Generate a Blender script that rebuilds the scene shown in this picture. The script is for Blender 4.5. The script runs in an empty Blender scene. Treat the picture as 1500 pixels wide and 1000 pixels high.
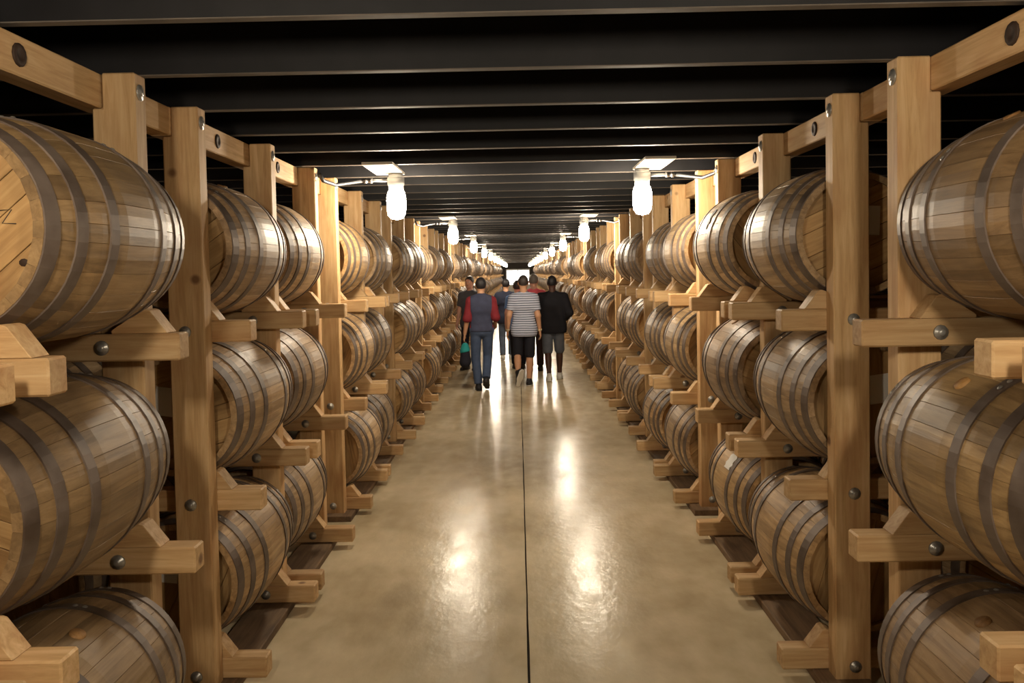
import bpy, bmesh, math, random
import numpy as np
from mathutils import Matrix, Vector

random.seed(7)
PI = math.pi
scene = bpy.context.scene
COL = scene.collection

# ------------------------------------------------------------------ camera
CAM_H = 1.85
F_PX = 1240.0
cam_data = bpy.data.cameras.new('camera')
cam_data.sensor_width = 36.0
cam_data.lens = 36.0 * F_PX / 1500.0
cam_data.shift_y = -54.0 / 1500.0
cam_data.clip_end = 300
cam = bpy.data.objects.new('camera', cam_data)
COL.objects.link(cam)
pitch, yaw, roll = math.radians(2.2), 9.5 / F_PX, -0.0195
cam.matrix_world = (Matrix.Translation((0, 0, CAM_H)) @ Matrix.Rotation(yaw, 4, 'Z')
                    @ Matrix.Rotation(PI / 2 - pitch, 4, 'X') @ Matrix.Rotation(roll, 4, 'Z'))
scene.camera = cam

# ------------------------------------------------------------------ world, exposure
world = bpy.data.worlds.new('world')
world.use_nodes = True
world.node_tree.nodes['Background'].inputs['Color'].default_value = (0.0, 0.0, 0.0, 1)
world.node_tree.nodes['Background'].inputs['Strength'].default_value = 0.0
scene.world = world
vs = scene.view_settings
vs.view_transform = 'Standard'
vs.look = 'None'
vs.gamma = 1.0
vs.exposure = 1.7
vs.use_curve_mapping = False
LAMP_STRENGTH = 70.0
LAMP_COLOR = (1.0, 0.86, 0.66)

# ------------------------------------------------------------------ layout (metres; +Y runs down the aisle)
N_SECT = 25
MODULE = 2.72
BAY = 1.05
Y_FIRST = 0.97            # centre of the first post of the first section
POST_X0, POST_W, POST_D, POST_H = 1.357, 0.155, 0.09, 2.585
RAIL_END, RAIL_LEN, RAIL_T, RAIL_H = 1.17, 1.95, 0.09, 0.095
RAIL_TOPS = (0.141, 0.904, 1.66)
BR, BC, BL = 0.325, 0.272, 0.90     # barrel bilge radius, chime radius, length
B_LIFT = 0.33                       # barrel axis above rail top
JOIST_Z, JOIST_STEP, JOIST_Y0 = 2.61, 0.68, 2.51
LAMP_Y0, LAMP_STEP, LAMP_X = 6.22, 5.44, 0.90
END_Y = 71.0
SIDES = (('left', -1), ('right', 1))
TIERS = ('bottom', 'middle', 'top')

ONES = ['', 'first', 'second', 'third', 'fourth', 'fifth', 'sixth', 'seventh', 'eighth', 'ninth', 'tenth', 'eleventh',
        'twelfth', 'thirteenth', 'fourteenth', 'fifteenth', 'sixteenth', 'seventeenth', 'eighteenth', 'nineteenth']
TENS = {2: ('twentieth', 'twenty'), 3: ('thirtieth', 'thirty'), 4: ('fortieth', 'forty'), 5: ('fiftieth', 'fifty')}
def ordinal(n):
    if n < 20: return ONES[n]
    t, o = divmod(n, 10)
    return TENS[t][0] if o == 0 else TENS[t][1] + '-' + ONES[o]

# ------------------------------------------------------------------ materials
def lin(r, g, b):
    def f(c):
        c /= 255.0
        return c / 12.92 if c <= 0.04045 else ((c + 0.055) / 1.055) ** 2.4
    return (f(r), f(g), f(b), 1)

def new_mat(name):
    m = bpy.data.materials.new(name)
    m.use_nodes = True
    nt = m.node_tree
    b = nt.nodes['Principled BSDF']
    return m, nt, b

def N(nt, typ, **kw):
    n = nt.nodes.new(typ)
    for k, v in kw.items(): setattr(n, k, v)
    return n

def plain(name, col, rough=0.6, metal=0.0, spec=0.5, noise=0.0, nscale=20, coord='Object'):
    m, nt, b = new_mat(name)
    b.inputs['Base Color'].default_value = col
    b.inputs['Roughness'].default_value = rough
    b.inputs['Metallic'].default_value = metal
    b.inputs['Specular IOR Level'].default_value = spec
    if noise:
        tc = N(nt, 'ShaderNodeTexCoord'); nz = N(nt, 'ShaderNodeTexNoise')
        nz.inputs['Scale'].default_value = nscale; nz.inputs['Detail'].default_value = 4
        nt.links.new(tc.outputs[coord], nz.inputs['Vector'])
        rp = N(nt, 'ShaderNodeValToRGB')
        rp.color_ramp.elements[0].position = 0.3; rp.color_ramp.elements[1].position = 0.7
        rp.color_ramp.elements[0].color = tuple(c * (1 - noise) for c in col[:3]) + (1,)
        rp.color_ramp.elements[1].color = tuple(min(1, c * (1 + noise)) for c in col[:3]) + (1,)
        nt.links.new(nz.outputs['Fac'], rp.inputs['Fac'])
        nt.links.new(rp.outputs['Color'], b.inputs['Base Color'])
    return m

def wood(name, c_dark, c_mid, c_light, axis, rough=0.6, value=(0.75, 1.2), stain=None, stain_amt=0.0, grain=1.0, tone=False,
         spec=0.35, knots=False):
    """grain runs along the given local axis; every object gets its own offset and tone"""
    m, nt, b = new_mat(name)
    L = nt.links.new
    tc = N(nt, 'ShaderNodeTexCoord'); oi = N(nt, 'ShaderNodeObjectInfo')
    mul = N(nt, 'ShaderNodeMath', operation='MULTIPLY'); mul.inputs[1].default_value = 53.0
    rnd = oi.outputs['Random']
    if tone:
        at = N(nt, 'ShaderNodeAttribute', attribute_name='tone')
        ad = N(nt, 'ShaderNodeMath', operation='ADD'); L(rnd, ad.inputs[0]); L(at.outputs['Fac'], ad.inputs[1])
        fr = N(nt, 'ShaderNodeMath', operation='FRACT'); L(ad.outputs[0], fr.inputs[0])
        rnd = fr.outputs[0]
    L(rnd, mul.inputs[0])
    vadd = N(nt, 'ShaderNodeVectorMath', operation='ADD')
    L(tc.outputs['Object'], vadd.inputs[0]); L(mul.outputs[0], vadd.inputs[1])
    mp = N(nt, 'ShaderNodeMapping')
    sc = [38.0 * grain] * 3; sc['XYZ'.index(axis)] = 2.4 * grain
    mp.inputs['Scale'].default_value = sc
    L(vadd.outputs[0], mp.inputs['Vector'])
    n1 = N(nt, 'ShaderNodeTexNoise'); n1.inputs['Scale'].default_value = 1.0; n1.inputs['Detail'].default_value = 5
    n1.inputs['Roughness'].default_value = 0.65; n1.inputs['Distortion'].default_value = 0.6
    L(mp.outputs[0], n1.inputs['Vector'])
    rp = N(nt, 'ShaderNodeValToRGB')
    e = rp.color_ramp.elements
    e[0].position = 0.28; e[0].color = c_dark
    e[1].position = 0.72; e[1].color = c_light
    em = e.new(0.5); em.color = c_mid
    L(n1.outputs['Fac'], rp.inputs['Fac'])
    col = rp.outputs['Color']
    mp2 = N(nt, 'ShaderNodeMapping')
    s2 = [9.0] * 3; s2['XYZ'.index(axis)] = 3.0
    mp2.inputs['Scale'].default_value = s2
    L(vadd.outputs[0], mp2.inputs['Vector'])
    n2 = N(nt, 'ShaderNodeTexNoise'); n2.inputs['Scale'].default_value = 1.0; n2.inputs['Detail'].default_value = 3
    L(mp2.outputs[0], n2.inputs['Vector'])
    if stain is not None:
        r2 = N(nt, 'ShaderNodeMapRange'); r2.inputs['From Min'].default_value = 0.48; r2.inputs['From Max'].default_value = 0.72
        r2.inputs['To Max'].default_value = stain_amt
        L(n2.outputs['Fac'], r2.inputs['Value'])
        mx = N(nt, 'ShaderNodeMixRGB'); mx.inputs['Color2'].default_value = stain
        L(r2.outputs[0], mx.inputs['Fac']); L(col, mx.inputs['Color1'])
        col = mx.outputs[0]
    if knots:
        vo = N(nt, 'ShaderNodeTexVoronoi'); vo.inputs['Scale'].default_value = 3.2
        L(vadd.outputs[0], vo.inputs['Vector'])
        r3 = N(nt, 'ShaderNodeMapRange'); r3.inputs['From Min'].default_value = 0.05; r3.inputs['From Max'].default_value = 0.09
        r3.inputs['To Min'].default_value = 0.75; r3.inputs['To Max'].default_value = 0.0
        L(vo.outputs['Distance'], r3.inputs['Value'])
        mk = N(nt, 'ShaderNodeMixRGB'); mk.inputs['Color2'].default_value = lin(92, 52, 28)
        L(r3.outputs[0], mk.inputs['Fac']); L(col, mk.inputs['Color1'])
        col = mk.outputs[0]
    hs = N(nt, 'ShaderNodeHueSaturation')
    mr = N(nt, 'ShaderNodeMapRange'); mr.inputs['To Min'].default_value = value[0]; mr.inputs['To Max'].default_value = value[1]
    L(rnd, mr.inputs['Value']); L(mr.outputs[0], hs.inputs['Value']); L(col, hs.inputs['Color'])
    ti = N(nt, 'ShaderNodeMixRGB', blend_type='MULTIPLY'); ti.inputs['Fac'].default_value = 1.0
    L(hs.outputs[0], ti.inputs['Color1']); L(oi.outputs['Color'], ti.inputs['Color2'])
    L(ti.outputs[0], b.inputs['Base Color'])
    b.inputs['Roughness'].default_value = rough
    b.inputs['Specular IOR Level'].default_value = spec
    bp = N(nt, 'ShaderNodeBump'); bp.inputs['Strength'].default_value = 0.12; bp.inputs['Distance'].default_value = 0.01
    L(n1.outputs['Fac'], bp.inputs['Height']); L(bp.outputs[0], b.inputs['Normal'])
    return m

TD, TM, TL = lin(176, 138, 92), lin(201, 165, 118), lin(216, 184, 140)
M = {}
for ax in 'XYZ':
    M['timber' + ax] = wood('rack_timber_' + ax.lower(), TD, TM, TL, ax, 0.62, (0.80, 1.12), lin(164, 112, 68), 0.45, knots=True)
M['sill'] = wood('sill_plank_wood', lin(96, 76, 58), lin(122, 98, 74), lin(140, 114, 86), 'Y', 0.7, (0.8, 1.1), lin(70, 55, 44), 0.6)
M['stave'] = wood('barrel_stave_oak', lin(140, 115, 86), lin(174, 147, 112), lin(198, 171, 135), 'Y', 0.47, (0.76, 1.12),
                  lin(104, 86, 70), 0.6, spec=0.35)
M['staves'] = wood('barrel_body_oak', lin(140, 115, 86), lin(174, 147, 112), lin(198, 171, 135), 'Y', 0.47, (0.76, 1.12),
                   lin(104, 86, 70), 0.6, tone=True, spec=0.35)
M['head'] = wood('barrel_head_oak', lin(150, 116, 74), lin(178, 142, 94), lin(196, 162, 112), 'Z', 0.55, (0.72, 1.1),
                 lin(112, 80, 50), 0.7)
M['bung'] = wood('bung_poplar', lin(150, 112, 70), lin(176, 136, 90), lin(190, 150, 104), 'Z', 0.6)

def hoop_mat():
    m, nt, b = new_mat('hoop_galvanised_steel')
    tc = N(nt, 'ShaderNodeTexCoord'); oi = N(nt, 'ShaderNodeObjectInfo')
    va = N(nt, 'ShaderNodeVectorMath', operation='ADD')
    ml = N(nt, 'ShaderNodeMath', operation='MULTIPLY'); ml.inputs[1].default_value = 31
    nt.links.new(oi.outputs['Random'], ml.inputs[0])
    nt.links.new(tc.outputs['Object'], va.inputs[0]); nt.links.new(ml.outputs[0], va.inputs[1])
    nz = N(nt, 'ShaderNodeTexNoise'); nz.inputs['Scale'].default_value = 9; nz.inputs['Detail'].default_value = 5
    nt.links.new(va.outputs[0], nz.inputs['Vector'])
    rp = N(nt, 'ShaderNodeValToRGB')
    rp.color_ramp.elements[0].position = 0.3; rp.color_ramp.elements[0].color = lin(84, 70, 60)
    rp.color_ramp.elements[1].position = 0.7; rp.color_ramp.elements[1].color = lin(122, 108, 98)
    nt.links.new(nz.outputs['Fac'], rp.inputs['Fac'])
    nt.links.new(rp.outputs[0], b.inputs['Base Color'])
    b.inputs['Metallic'].default_value = 0.3
    mr = N(nt, 'ShaderNodeMapRange'); mr.inputs['To Min'].default_value = 0.38; mr.inputs['To Max'].default_value = 0.62
    nt.links.new(nz.outputs['Fac'], mr.inputs['Value']); nt.links.new(mr.outputs[0], b.inputs['Roughness'])
    return m
M['hoop'] = hoop_mat()
M['bolt'] = plain('galvanised_bolt', lin(165, 162, 156), 0.35, 0.55, noise=0.2, nscale=60)
M['hole'] = plain('bolt_hole_rust', lin(60, 44, 34), 0.7, 0.3)
M['joist'] = plain('joist_dark_paint', lin(26, 25, 27), 0.55, spec=0.3, noise=0.25, nscale=6)
M['joist_edge'] = plain('joist_lit_edge', lin(104, 97, 90), 0.6, spec=0.3, noise=0.3, nscale=5)  # paler colour paints in the lamplight caught on the joist undersides
M['deck'] = plain('deck_dark_paint', lin(22, 21, 21), 0.7, noise=0.2, nscale=4)
M['wall'] = plain('dark_board_wall', lin(58, 50, 44), 0.8, noise=0.2, nscale=3)
M['paper'] = plain('white_paper', lin(225, 222, 216), 0.7)
M['ink'] = plain('black_marker_ink', lin(40, 34, 30), 0.7)
M['board'] = plain('white_painted_board', lin(205, 198, 186), 0.6, noise=0.05)
M['metal'] = plain('conduit_steel', lin(150, 150, 152), 0.35, 0.9)
M['flex'] = plain('flexible_conduit_grey', lin(70, 70, 72), 0.45, 0.3)
M['casting'] = plain('cast_grey_socket', lin(170, 170, 168), 0.5, 0.2)

def emit(name, col, s):
    m, nt, b = new_mat(name)
    b.inputs['Base Color'].default_value = (0.8, 0.8, 0.8, 1)
    b.inputs['Emission Color'].default_value = tuple(col) + (1,)
    b.inputs['Emission Strength'].default_value = s
    return m
M['globe'] = emit('lamp_globe_glow', LAMP_COLOR, LAMP_STRENGTH)
M['daylight'] = emit('daylit_pane', (0.92, 0.97, 1.0), 1.6)

def floor_mat():
    m, nt, b = new_mat('sealed_concrete')
    L = nt.links.new
    tc = N(nt, 'ShaderNodeTexCoord')
    def noise(scale, detail, stretch=(1, 1, 1), dist=0.0):
        mp = N(nt, 'ShaderNodeMapping'); mp.inputs['Scale'].default_value = stretch
        L(tc.outputs['Object'], mp.inputs['Vector'])
        n = N(nt, 'ShaderNodeTexNoise'); n.inputs['Scale'].default_value = scale; n.inputs['Detail'].default_value = detail
        n.inputs['Distortion'].default_value = dist
        L(mp.outputs[0], n.inputs['Vector'])
        return n.outputs['Fac']
    n1 = noise(0.7, 3); n2 = noise(7.0, 8, (1, 0.6, 1)); n3 = noise(2.2, 3, (1, 0.35, 1))
    av = N(nt, 'ShaderNodeMath', operation='MULTIPLY_ADD'); av.inputs[1].default_value = 0.42
    L(n2, av.inputs[0]); L(n1, av.inputs[2])
    rp = N(nt, 'ShaderNodeValToRGB')
    e = rp.color_ramp.elements
    e[0].position = 0.5; e[0].color = lin(172, 155, 123)
    e[1].position = 0.92; e[1].color = lin(222, 206, 174)
    L(av.outputs[0], rp.inputs['Fac'])
    mx = rp
    # brown scuffs
    r2 = N(nt, 'ShaderNodeMapRange'); r2.inputs['From Min'].default_value = 0.55; r2.inputs['From Max'].default_value = 0.9
    r2.inputs['To Max'].default_value = 0.55
    L(n3, r2.inputs['Value'])
    mx2 = N(nt, 'ShaderNodeMixRGB'); mx2.inputs['Color2'].default_value = lin(112, 86, 58)
    L(r2.outputs[0], mx2.inputs['Fac']); L(mx.outputs[0], mx2.inputs['Color1'])
    L(mx2.outputs[0], b.inputs['Base Color'])
    rr = N(nt, 'ShaderNodeMapRange'); rr.inputs['From Min'].default_value = 0.3; rr.inputs['From Max'].default_value = 0.7
    rr.inputs['To Min'].default_value = 0.19; rr.inputs['To Max'].default_value = 0.266
    L(noise(9.0, 4, (1, 0.45, 1)), rr.inputs['Value']); L(rr.outputs[0], b.inputs['Roughness'])
    sm = N(nt, 'ShaderNodeMapRange'); sm.inputs['From Min'].default_value = 0.35; sm.inputs['From Max'].default_value = 0.65
    sm.inputs['To Min'].default_value = 0.06; sm.inputs['To Max'].default_value = 0.30
    L(noise(7.0, 6, (1, 0.4, 1)), sm.inputs['Value']); L(sm.outputs[0], b.inputs['Specular IOR Level'])
    bp = N(nt, 'ShaderNodeBump'); bp.inputs['Strength'].default_value = 0.40; bp.inputs['Distance'].default_value = 0.004
    L(noise(26.0, 5, (1, 0.6, 1)), bp.inputs['Height']); L(bp.outputs[0], b.inputs['Normal'])
    return m
M['floor'] = floor_mat()
M['joint'] = plain('joint_dirt', lin(48, 38, 28), 0.9)

# ------------------------------------------------------------------ mesh helpers
def mesh_from(name, verts, faces, mats, smooth=False, midx=None):
    me = bpy.data.meshes.new(name)
    me.from_pydata([tuple(v) for v in verts], [], [tuple(f) for f in faces])
    for m in (mats if isinstance(mats, (list, tuple)) else [mats]): me.materials.append(m)
    if midx is not None: me.polygons.foreach_set('material_index', midx)
    if smooth: me.polygons.foreach_set('use_smooth', [True] * len(me.polygons))
    me.update()
    return me

def bm_mesh(name, bm, mat, smooth=False):
    me = bpy.data.meshes.new(name)
    bm.to_mesh(me); bm.free()
    me.materials.append(mat)
    if smooth: me.polygons.foreach_set('use_smooth', [True] * len(me.polygons))
    return me

def box_bm(x0, x1, y0, y1, z0, z1, bev=0.0, bm=None):
    bm = bm or bmesh.new()
    r = bmesh.ops.create_cube(bm, size=1.0)
    bmesh.ops.scale(bm, vec=(x1 - x0, y1 - y0, z1 - z0), verts=r['verts'])
    bmesh.ops.translate(bm, vec=((x0 + x1) / 2, (y0 + y1) / 2, (z0 + z1) / 2), verts=r['verts'])
    if bev:
        ed = {e for v in r['verts'] for e in v.link_edges}
        bmesh.ops.bevel(bm, geom=list(ed), offset=bev, segments=1, affect='EDGES', profile=0.5)
    return bm

def box_mesh(name, x0, x1, y0, y1, z0, z1, mat, bev=0.0):
    return bm_mesh(name, box_bm(x0, x1, y0, y1, z0, z1, bev), mat)

def prism_mesh(name, poly, y0, y1, mat, axis='Y', bev=0.0):
    """poly in the XZ plane extruded along Y"""
    bm = bmesh.new()
    a = [bm.verts.new((x, y0, z)) for x, z in poly]
    b = [bm.verts.new((x, y1, z)) for x, z in poly]
    bm.faces.new(a); bm.faces.new(b[::-1])
    n = len(poly)
    for i in range(n): bm.faces.new((a[i], b[i], b[(i + 1) % n], a[(i + 1) % n]))
    bmesh.ops.recalc_face_normals(bm, faces=bm.faces[:])
    if bev: bmesh.ops.bevel(bm, geom=bm.edges[:], offset=bev, segments=1, affect='EDGES', profile=0.5)
    return bm_mesh(name, bm, mat)

def lathe(name, prof, mat, seg=16, axis='Z', smooth=True):
    """prof: (radius, height) list; closed at both ends when the radius is 0"""
    vs_, fs = [], []
    for r, h in prof:
        for i in range(seg):
            a = 2 * PI * i / seg
            p = (r * math.cos(a), r * math.sin(a), h)
            if axis == 'Y': p = (p[0], -p[2], p[1])
            if axis == 'X': p = (p[2], p[0], p[1])
            vs_.append(p)
    for j in range(len(prof) - 1):
        for i in range(seg):
            k = (i + 1) % seg
            fs.append((j * seg + i, j * seg + k, (j + 1) * seg + k, (j + 1) * seg + i))
    return mesh_from(name, vs_, fs, mat, smooth)

def tube(name, pts, r, mat, seg=8):
    vs_, fs = [], []
    pts = [Vector(p) for p in pts]
    for i, p in enumerate(pts):
        d = (pts[min(i + 1, len(pts) - 1)] - pts[max(i - 1, 0)]).normalized()
        u = d.cross(Vector((0, 0, 1)))
        if u.length < 1e-3: u = d.cross(Vector((1, 0, 0)))
        u.normalize(); w = d.cross(u)
        rr = r[i] if isinstance(r, (list, tuple)) else r
        for k in range(seg):
            a = 2 * PI * k / seg
            vs_.append(p + u * math.cos(a) * rr + w * math.sin(a) * rr)
    for i in range(len(pts) - 1):
        for k in range(seg):
            l = (k + 1) % seg
            fs.append((i * seg + k, i * seg + l, (i + 1) * seg + l, (i + 1) * seg + k))
    fs.append(tuple(range(seg))[::-1]); fs.append(tuple(range((len(pts) - 1) * seg, len(pts) * seg)))
    return mesh_from(name, vs_, fs, mat, True)

def put(name, me, parent=None, loc=(0, 0, 0), rot=None, scale=None):
    o = bpy.data.objects.new(name, me)
    COL.objects.link(o)
    o.location = loc
    if rot: o.rotation_euler = rot
    if scale: o.scale = scale
    if parent: o.parent = parent
    return o

def tag(o, label, cat, group=None):
    o['label'] = label; o['category'] = cat
    if group: o['group'] = group
    return o

def thing(name, label, cat, loc=(0, 0, 0), rotz=0.0, group=None):
    o = bpy.data.objects.new(name, None)
    o.empty_display_size = 0.1
    COL.objects.link(o)
    o.location = loc; o.rotation_euler = (0, 0, rotz)
    return tag(o, label, cat, group)

def struct(name, me, parent=None, loc=(0, 0, 0)):
    o = put(name, me, parent, loc)
    if parent is None: o['kind'] = 'structure'
    return o

# ------------------------------------------------------------------ setting: floor, walls, ceiling
YB = -7.0
XW = 4.6
floor = struct('floor', box_mesh('floor', -XW, XW, YB, END_Y + 0.2, -0.16, -0.02, M['joint']))
floor['label'] = 'sealed beige concrete floor of the aisle'
for s, (xa, xb) in enumerate(((-XW, 0.012), (0.020, XW))):
    # slab edges along the joint are slightly ragged
    ys = np.linspace(YB, END_Y + 0.2, 240)
    rg = [random.uniform(-0.003, 0.003) for _ in ys]
    vs_, fs = [], []
    for i, y in enumerate(ys):
        a = xa + (rg[i] if s == 1 else 0); b_ = xb + (rg[i] if s == 0 else 0)
        vs_ += [(a, y, 0), (b_, y, 0), (b_, y, -0.03), (a, y, -0.03)]
    for i in range(len(ys) - 1):
        p = 4 * i; q = p + 4
        fs += [(p, p + 1, q + 1, q), (p + 1, p + 2, q + 2, q + 1), (p + 3, p, q, q + 3)]
    put('concrete_slab', mesh_from('concrete_slab', vs_, fs, M['floor']), floor)
struct('wall_left', box_mesh('wall_left', -XW - 0.1, -XW, YB, END_Y, 0, 3.0, M['wall']))
struct('wall_right', box_mesh('wall_right', XW, XW + 0.1, YB, END_Y, 0, 3.0, M['wall']))
wb = struct('wall_back', box_mesh('wall_back', -XW, XW, END_Y, END_Y + 0.15, 0, 3.0, M['wall']))
ceil = struct('ceiling', box_mesh('ceiling', -XW, XW, YB, END_Y + 0.15, JOIST_Z + 0.24, JOIST_Z + 0.30, M['deck']))
ceil['label'] = 'dark ceiling deck carried on black cross joists'
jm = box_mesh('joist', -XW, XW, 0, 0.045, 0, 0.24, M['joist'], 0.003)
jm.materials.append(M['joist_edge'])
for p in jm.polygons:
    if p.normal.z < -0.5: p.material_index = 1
nj = int((END_Y - YB) / JOIST_STEP)
for i in range(-13, nj - 13):
    y = JOIST_Y0 + i * JOIST_STEP
    if y > END_Y - 0.1: break
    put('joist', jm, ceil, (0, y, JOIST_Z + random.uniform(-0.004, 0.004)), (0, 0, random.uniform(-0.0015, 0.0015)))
# glazed end door, bright with daylight
d1 = struct('door_1', box_mesh('door_frame', -1.0, 1.0, END_Y - 0.06, END_Y, 0, 2.1, M['board']))
d1['label'] = 'bright daylit glazed double door at the far end of the aisle'
pm = box_mesh('door_pane', -0.44, 0.44, -0.012, 0, 0.8, 1.98, M['daylight'])
for x in (-0.48, 0.48):
    put('door_pane', pm, d1, (x, END_Y - 0.062, 0))

# ------------------------------------------------------------------ rack meshes (built for the right-hand side, mirrored for the left)
def post_mesh(s):
    w, h, nx, nz = POST_W, POST_H, 0.118, 0.125
    poly = [(0, 0), (w, 0), (w, h - nz), (nx, h - nz), (nx, h), (0, h)]
    return prism_mesh('post', [(s * x, z) for x, z in poly], -POST_D / 2, POST_D / 2, M['timberZ'], bev=0.005)
def rail_mesh(s, ln):
    xs = (0, s * ln)
    return box_mesh('rail', min(xs), max(xs), -RAIL_T / 2, RAIL_T / 2, -RAIL_H, 0, M['timberX'], 0.006)
def chock_mesh(s):
    # apex at x = 0; the long inner face slopes away under the barrel, the short outer face drops to the aisle
    poly = [(-0.066, 0.0), (-0.006, 0.080), (0.010, 0.085), (0.03, 0.078), (0.13, 0.012), (0.13, 0)]
    return prism_mesh('chock', [(s * x, z) for x, z in poly], -0.042, 0.042, M['timberX'], bev=0.002)
beam_len = 2 * BAY + POST_D + 0.02
POSTM = {s: post_mesh(s) for s in (-1, 1)}
RAILM = {(s, ln): rail_mesh(s, ln) for s in (-1, 1) for ln in (RAIL_LEN, 0.95)}
CHOCKM = {s: chock_mesh(s) for s in (-1, 1)}
BEAMM = box_mesh('top_beam', -0.045, 0.045, 0, beam_len, -0.122, 0, M['timberY'], 0.005)
LINKM = box_mesh('link_beam', -0.045, 0.045, 0, MODULE - beam_len - 0.006, -0.118, 0, M['timberY'], 0.005)
SILLM = box_mesh('sill_plank', 0, 0.22, 0, 2 * BAY + 0.26, 0, 0.044, M['sill'], 0.004)
BOLTM = lathe('bolt', [(0, 0.017), (0.007, 0.017), (0.013, 0.014), (0.015, 0.007), (0.025, 0.005), (0.027, 0.0), (0, 0.0)], M['bolt'], 12, 'Y')
SBOLTM = {s: lathe('bolt', [(0, -s * 0.010), (0.012, -s * 0.010), (0.014, -s * 0.004), (0.030, -s * 0.003), (0.030, 0), (0, 0)], M['bolt'], 10, 'X') for s in (-1, 1)}
HOLEM = {s: lathe('bolt_hole', [(0, -s * 0.004), (0.016, -s * 0.004), (0.018, -s * 0.007), (0.034, -s * 0.005), (0.036, 0), (0, 0)], M['hole'], 12, 'X') for s in (-1, 1)}

# lateral positions of the front barrels' axes, read off the photograph (tier: bottom, middle, top), first three barrels
BX = {('left', 0): (1.50, 1.56, 1.60), ('left', 1): (1.53, 1.54, 1.57), ('left', 2): (1.45, 1.545, 1.575),
      ('right', 0): (1.54, 1.53, 1.55), ('right', 1): (1.53, 1.56, 1.51), ('right', 2): (1.61, 1.51, 1.46)}
rb = random.Random(21)
def barrel_x(side, tier, i):
    if i < 3: return BX[(side, tier)][i]
    return rb.uniform(1.48, 1.58)

barrel_spots = []      # side, s, tier, index (0 = nearest in view), x, y
for side, s in SIDES:
    for tier in range(3):
        i = 0
        for k in range(N_SECT):
            for bay in range(2):
                if k == 0 and bay == 0: continue
                y = Y_FIRST + k * MODULE + (bay + 0.5) * BAY
                barrel_spots.append((side, s, tier, i, barrel_x(side, tier, i), y, k, bay))
                i += 1
bx_of = {(side, tier, k, bay): x for side, s, tier, i, x, y, k, bay in barrel_spots}

rj = random.Random(5)
for side, s in SIDES:
    for k in range(N_SECT):
        y0 = Y_FIRST + k * MODULE
        if k == 0: lab = f'timber post and rail rack section nearest the camera, {side} side of aisle'
        else: lab = f'timber post and rail rack section, {ordinal(k + 1)} from the camera, {side} side'
        r = thing('barrel_rack', lab, 'rack', (s * POST_X0, y0, 0), 0, f'{side} row of barrel rack sections')
        near = y0 < 30
        for p in range(3):
            po = put('post', POSTM[s], r, (s * rj.uniform(-0.004, 0.004), p * BAY, 0), (rj.uniform(-.002, .002), rj.uniform(-.002, .002), 0))
            if near:
                put('bolt', SBOLTM[s], po, (0, -0.004, POST_H - 0.065))
                if p == 0 and y0 < 20:
                    for rt in RAIL_TOPS:
                        put('bolt', BOLTM, po, (s * 0.085, -POST_D / 2, rt - RAIL_H / 2 + 0.005))
            if k < 3:
                put('post', POSTM[s], r, (s * 1.55, p * BAY, 0))
        bm_o = put('top_beam', BEAMM, r, (s * 0.163, -POST_D / 2 - 0.01, POST_H))
        if y0 < 20:
            for q in (0.5, 1.5):
                put('bolt_hole', HOLEM[s], bm_o, (-s * 0.045, q * BAY + 0.05, -0.06))
        if k < N_SECT - 1:
            put('link_beam', LINKM, r, (s * 0.163, -POST_D / 2 - 0.01 + beam_len + 0.003, POST_H - 0.002))
        put('sill_plank', SILLM, r, ((-0.07 if s > 0 else -0.15), -0.13, 0))
        for t, rt in enumerate(RAIL_TOPS):
            for p, d in ((0, 1), (1, -1), (1, 1), (2, -1)):
                yy = p * BAY + d * (POST_D + RAIL_T) / 2
                ro = put('rail', RAILM[(s, RAIL_LEN if k < 3 else 0.95)], r,
                         (s * (RAIL_END - POST_X0 + rj.uniform(-0.02, 0.02)), yy, rt), (0, 0, rj.uniform(-.004, .004)))
                if y0 < 36:
                    bay = 0 if p == 0 or (p == 1 and d < 0) else 1
                    bx = bx_of.get((side, t, k, bay), 1.53)
                    put('chock', CHOCKM[s], ro, (s * (bx - 0.172 - RAIL_END), 0, 0.001))
                if y0 < 20 and d < 0:
                    put('bolt', BOLTM, ro, (s * (POST_X0 + 0.085 - RAIL_END), -RAIL_T / 2, -RAIL_H / 2))

# ------------------------------------------------------------------ barrels
NST = 28
def rad(y): return BR - (BR - BC) * (2 * y / BL) ** 2
rs = random.Random(3)
wts = np.array([rs.uniform(0.75, 1.3) for _ in range(NST)]); wts = wts / wts.sum() * 2 * PI
edges = np.concatenate([[0], np.cumsum(wts)])
SECY = [-BL / 2, -BL * 0.40, -BL * 0.25, -BL * 0.1, BL * 0.1, BL * 0.25, BL * 0.40, BL / 2]
STAVEM = []
for k in range(NST):
    h = wts[k] / 2
    vs_, fs = [], []
    prof = [(-h, -0.002), (-h + 0.0035, 0.0), (0, 0.0006), (h - 0.0035, 0.0), (h, -0.002), (h * 0.98, -0.026), (-h * 0.98, -0.026)]
    n = len(prof)
    for y in SECY:
        for a, dr in prof:
            r_ = rad(y) + dr
            vs_.append((r_ * math.sin(a), y, r_ * math.cos(a)))
    for j in range(len(SECY) - 1):
        for i in range(n):
            l = (i + 1) % n
            fs.append((j * n + i, j * n + l, (j + 1) * n + l, (j + 1) * n + i))
    fs.append(tuple(range(n))[::-1]); fs.append(tuple(range((len(SECY) - 1) * n, len(SECY) * n)))
    STAVEM.append(mesh_from('stave', vs_, [f[::-1] for f in fs], M['stave']))

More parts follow.
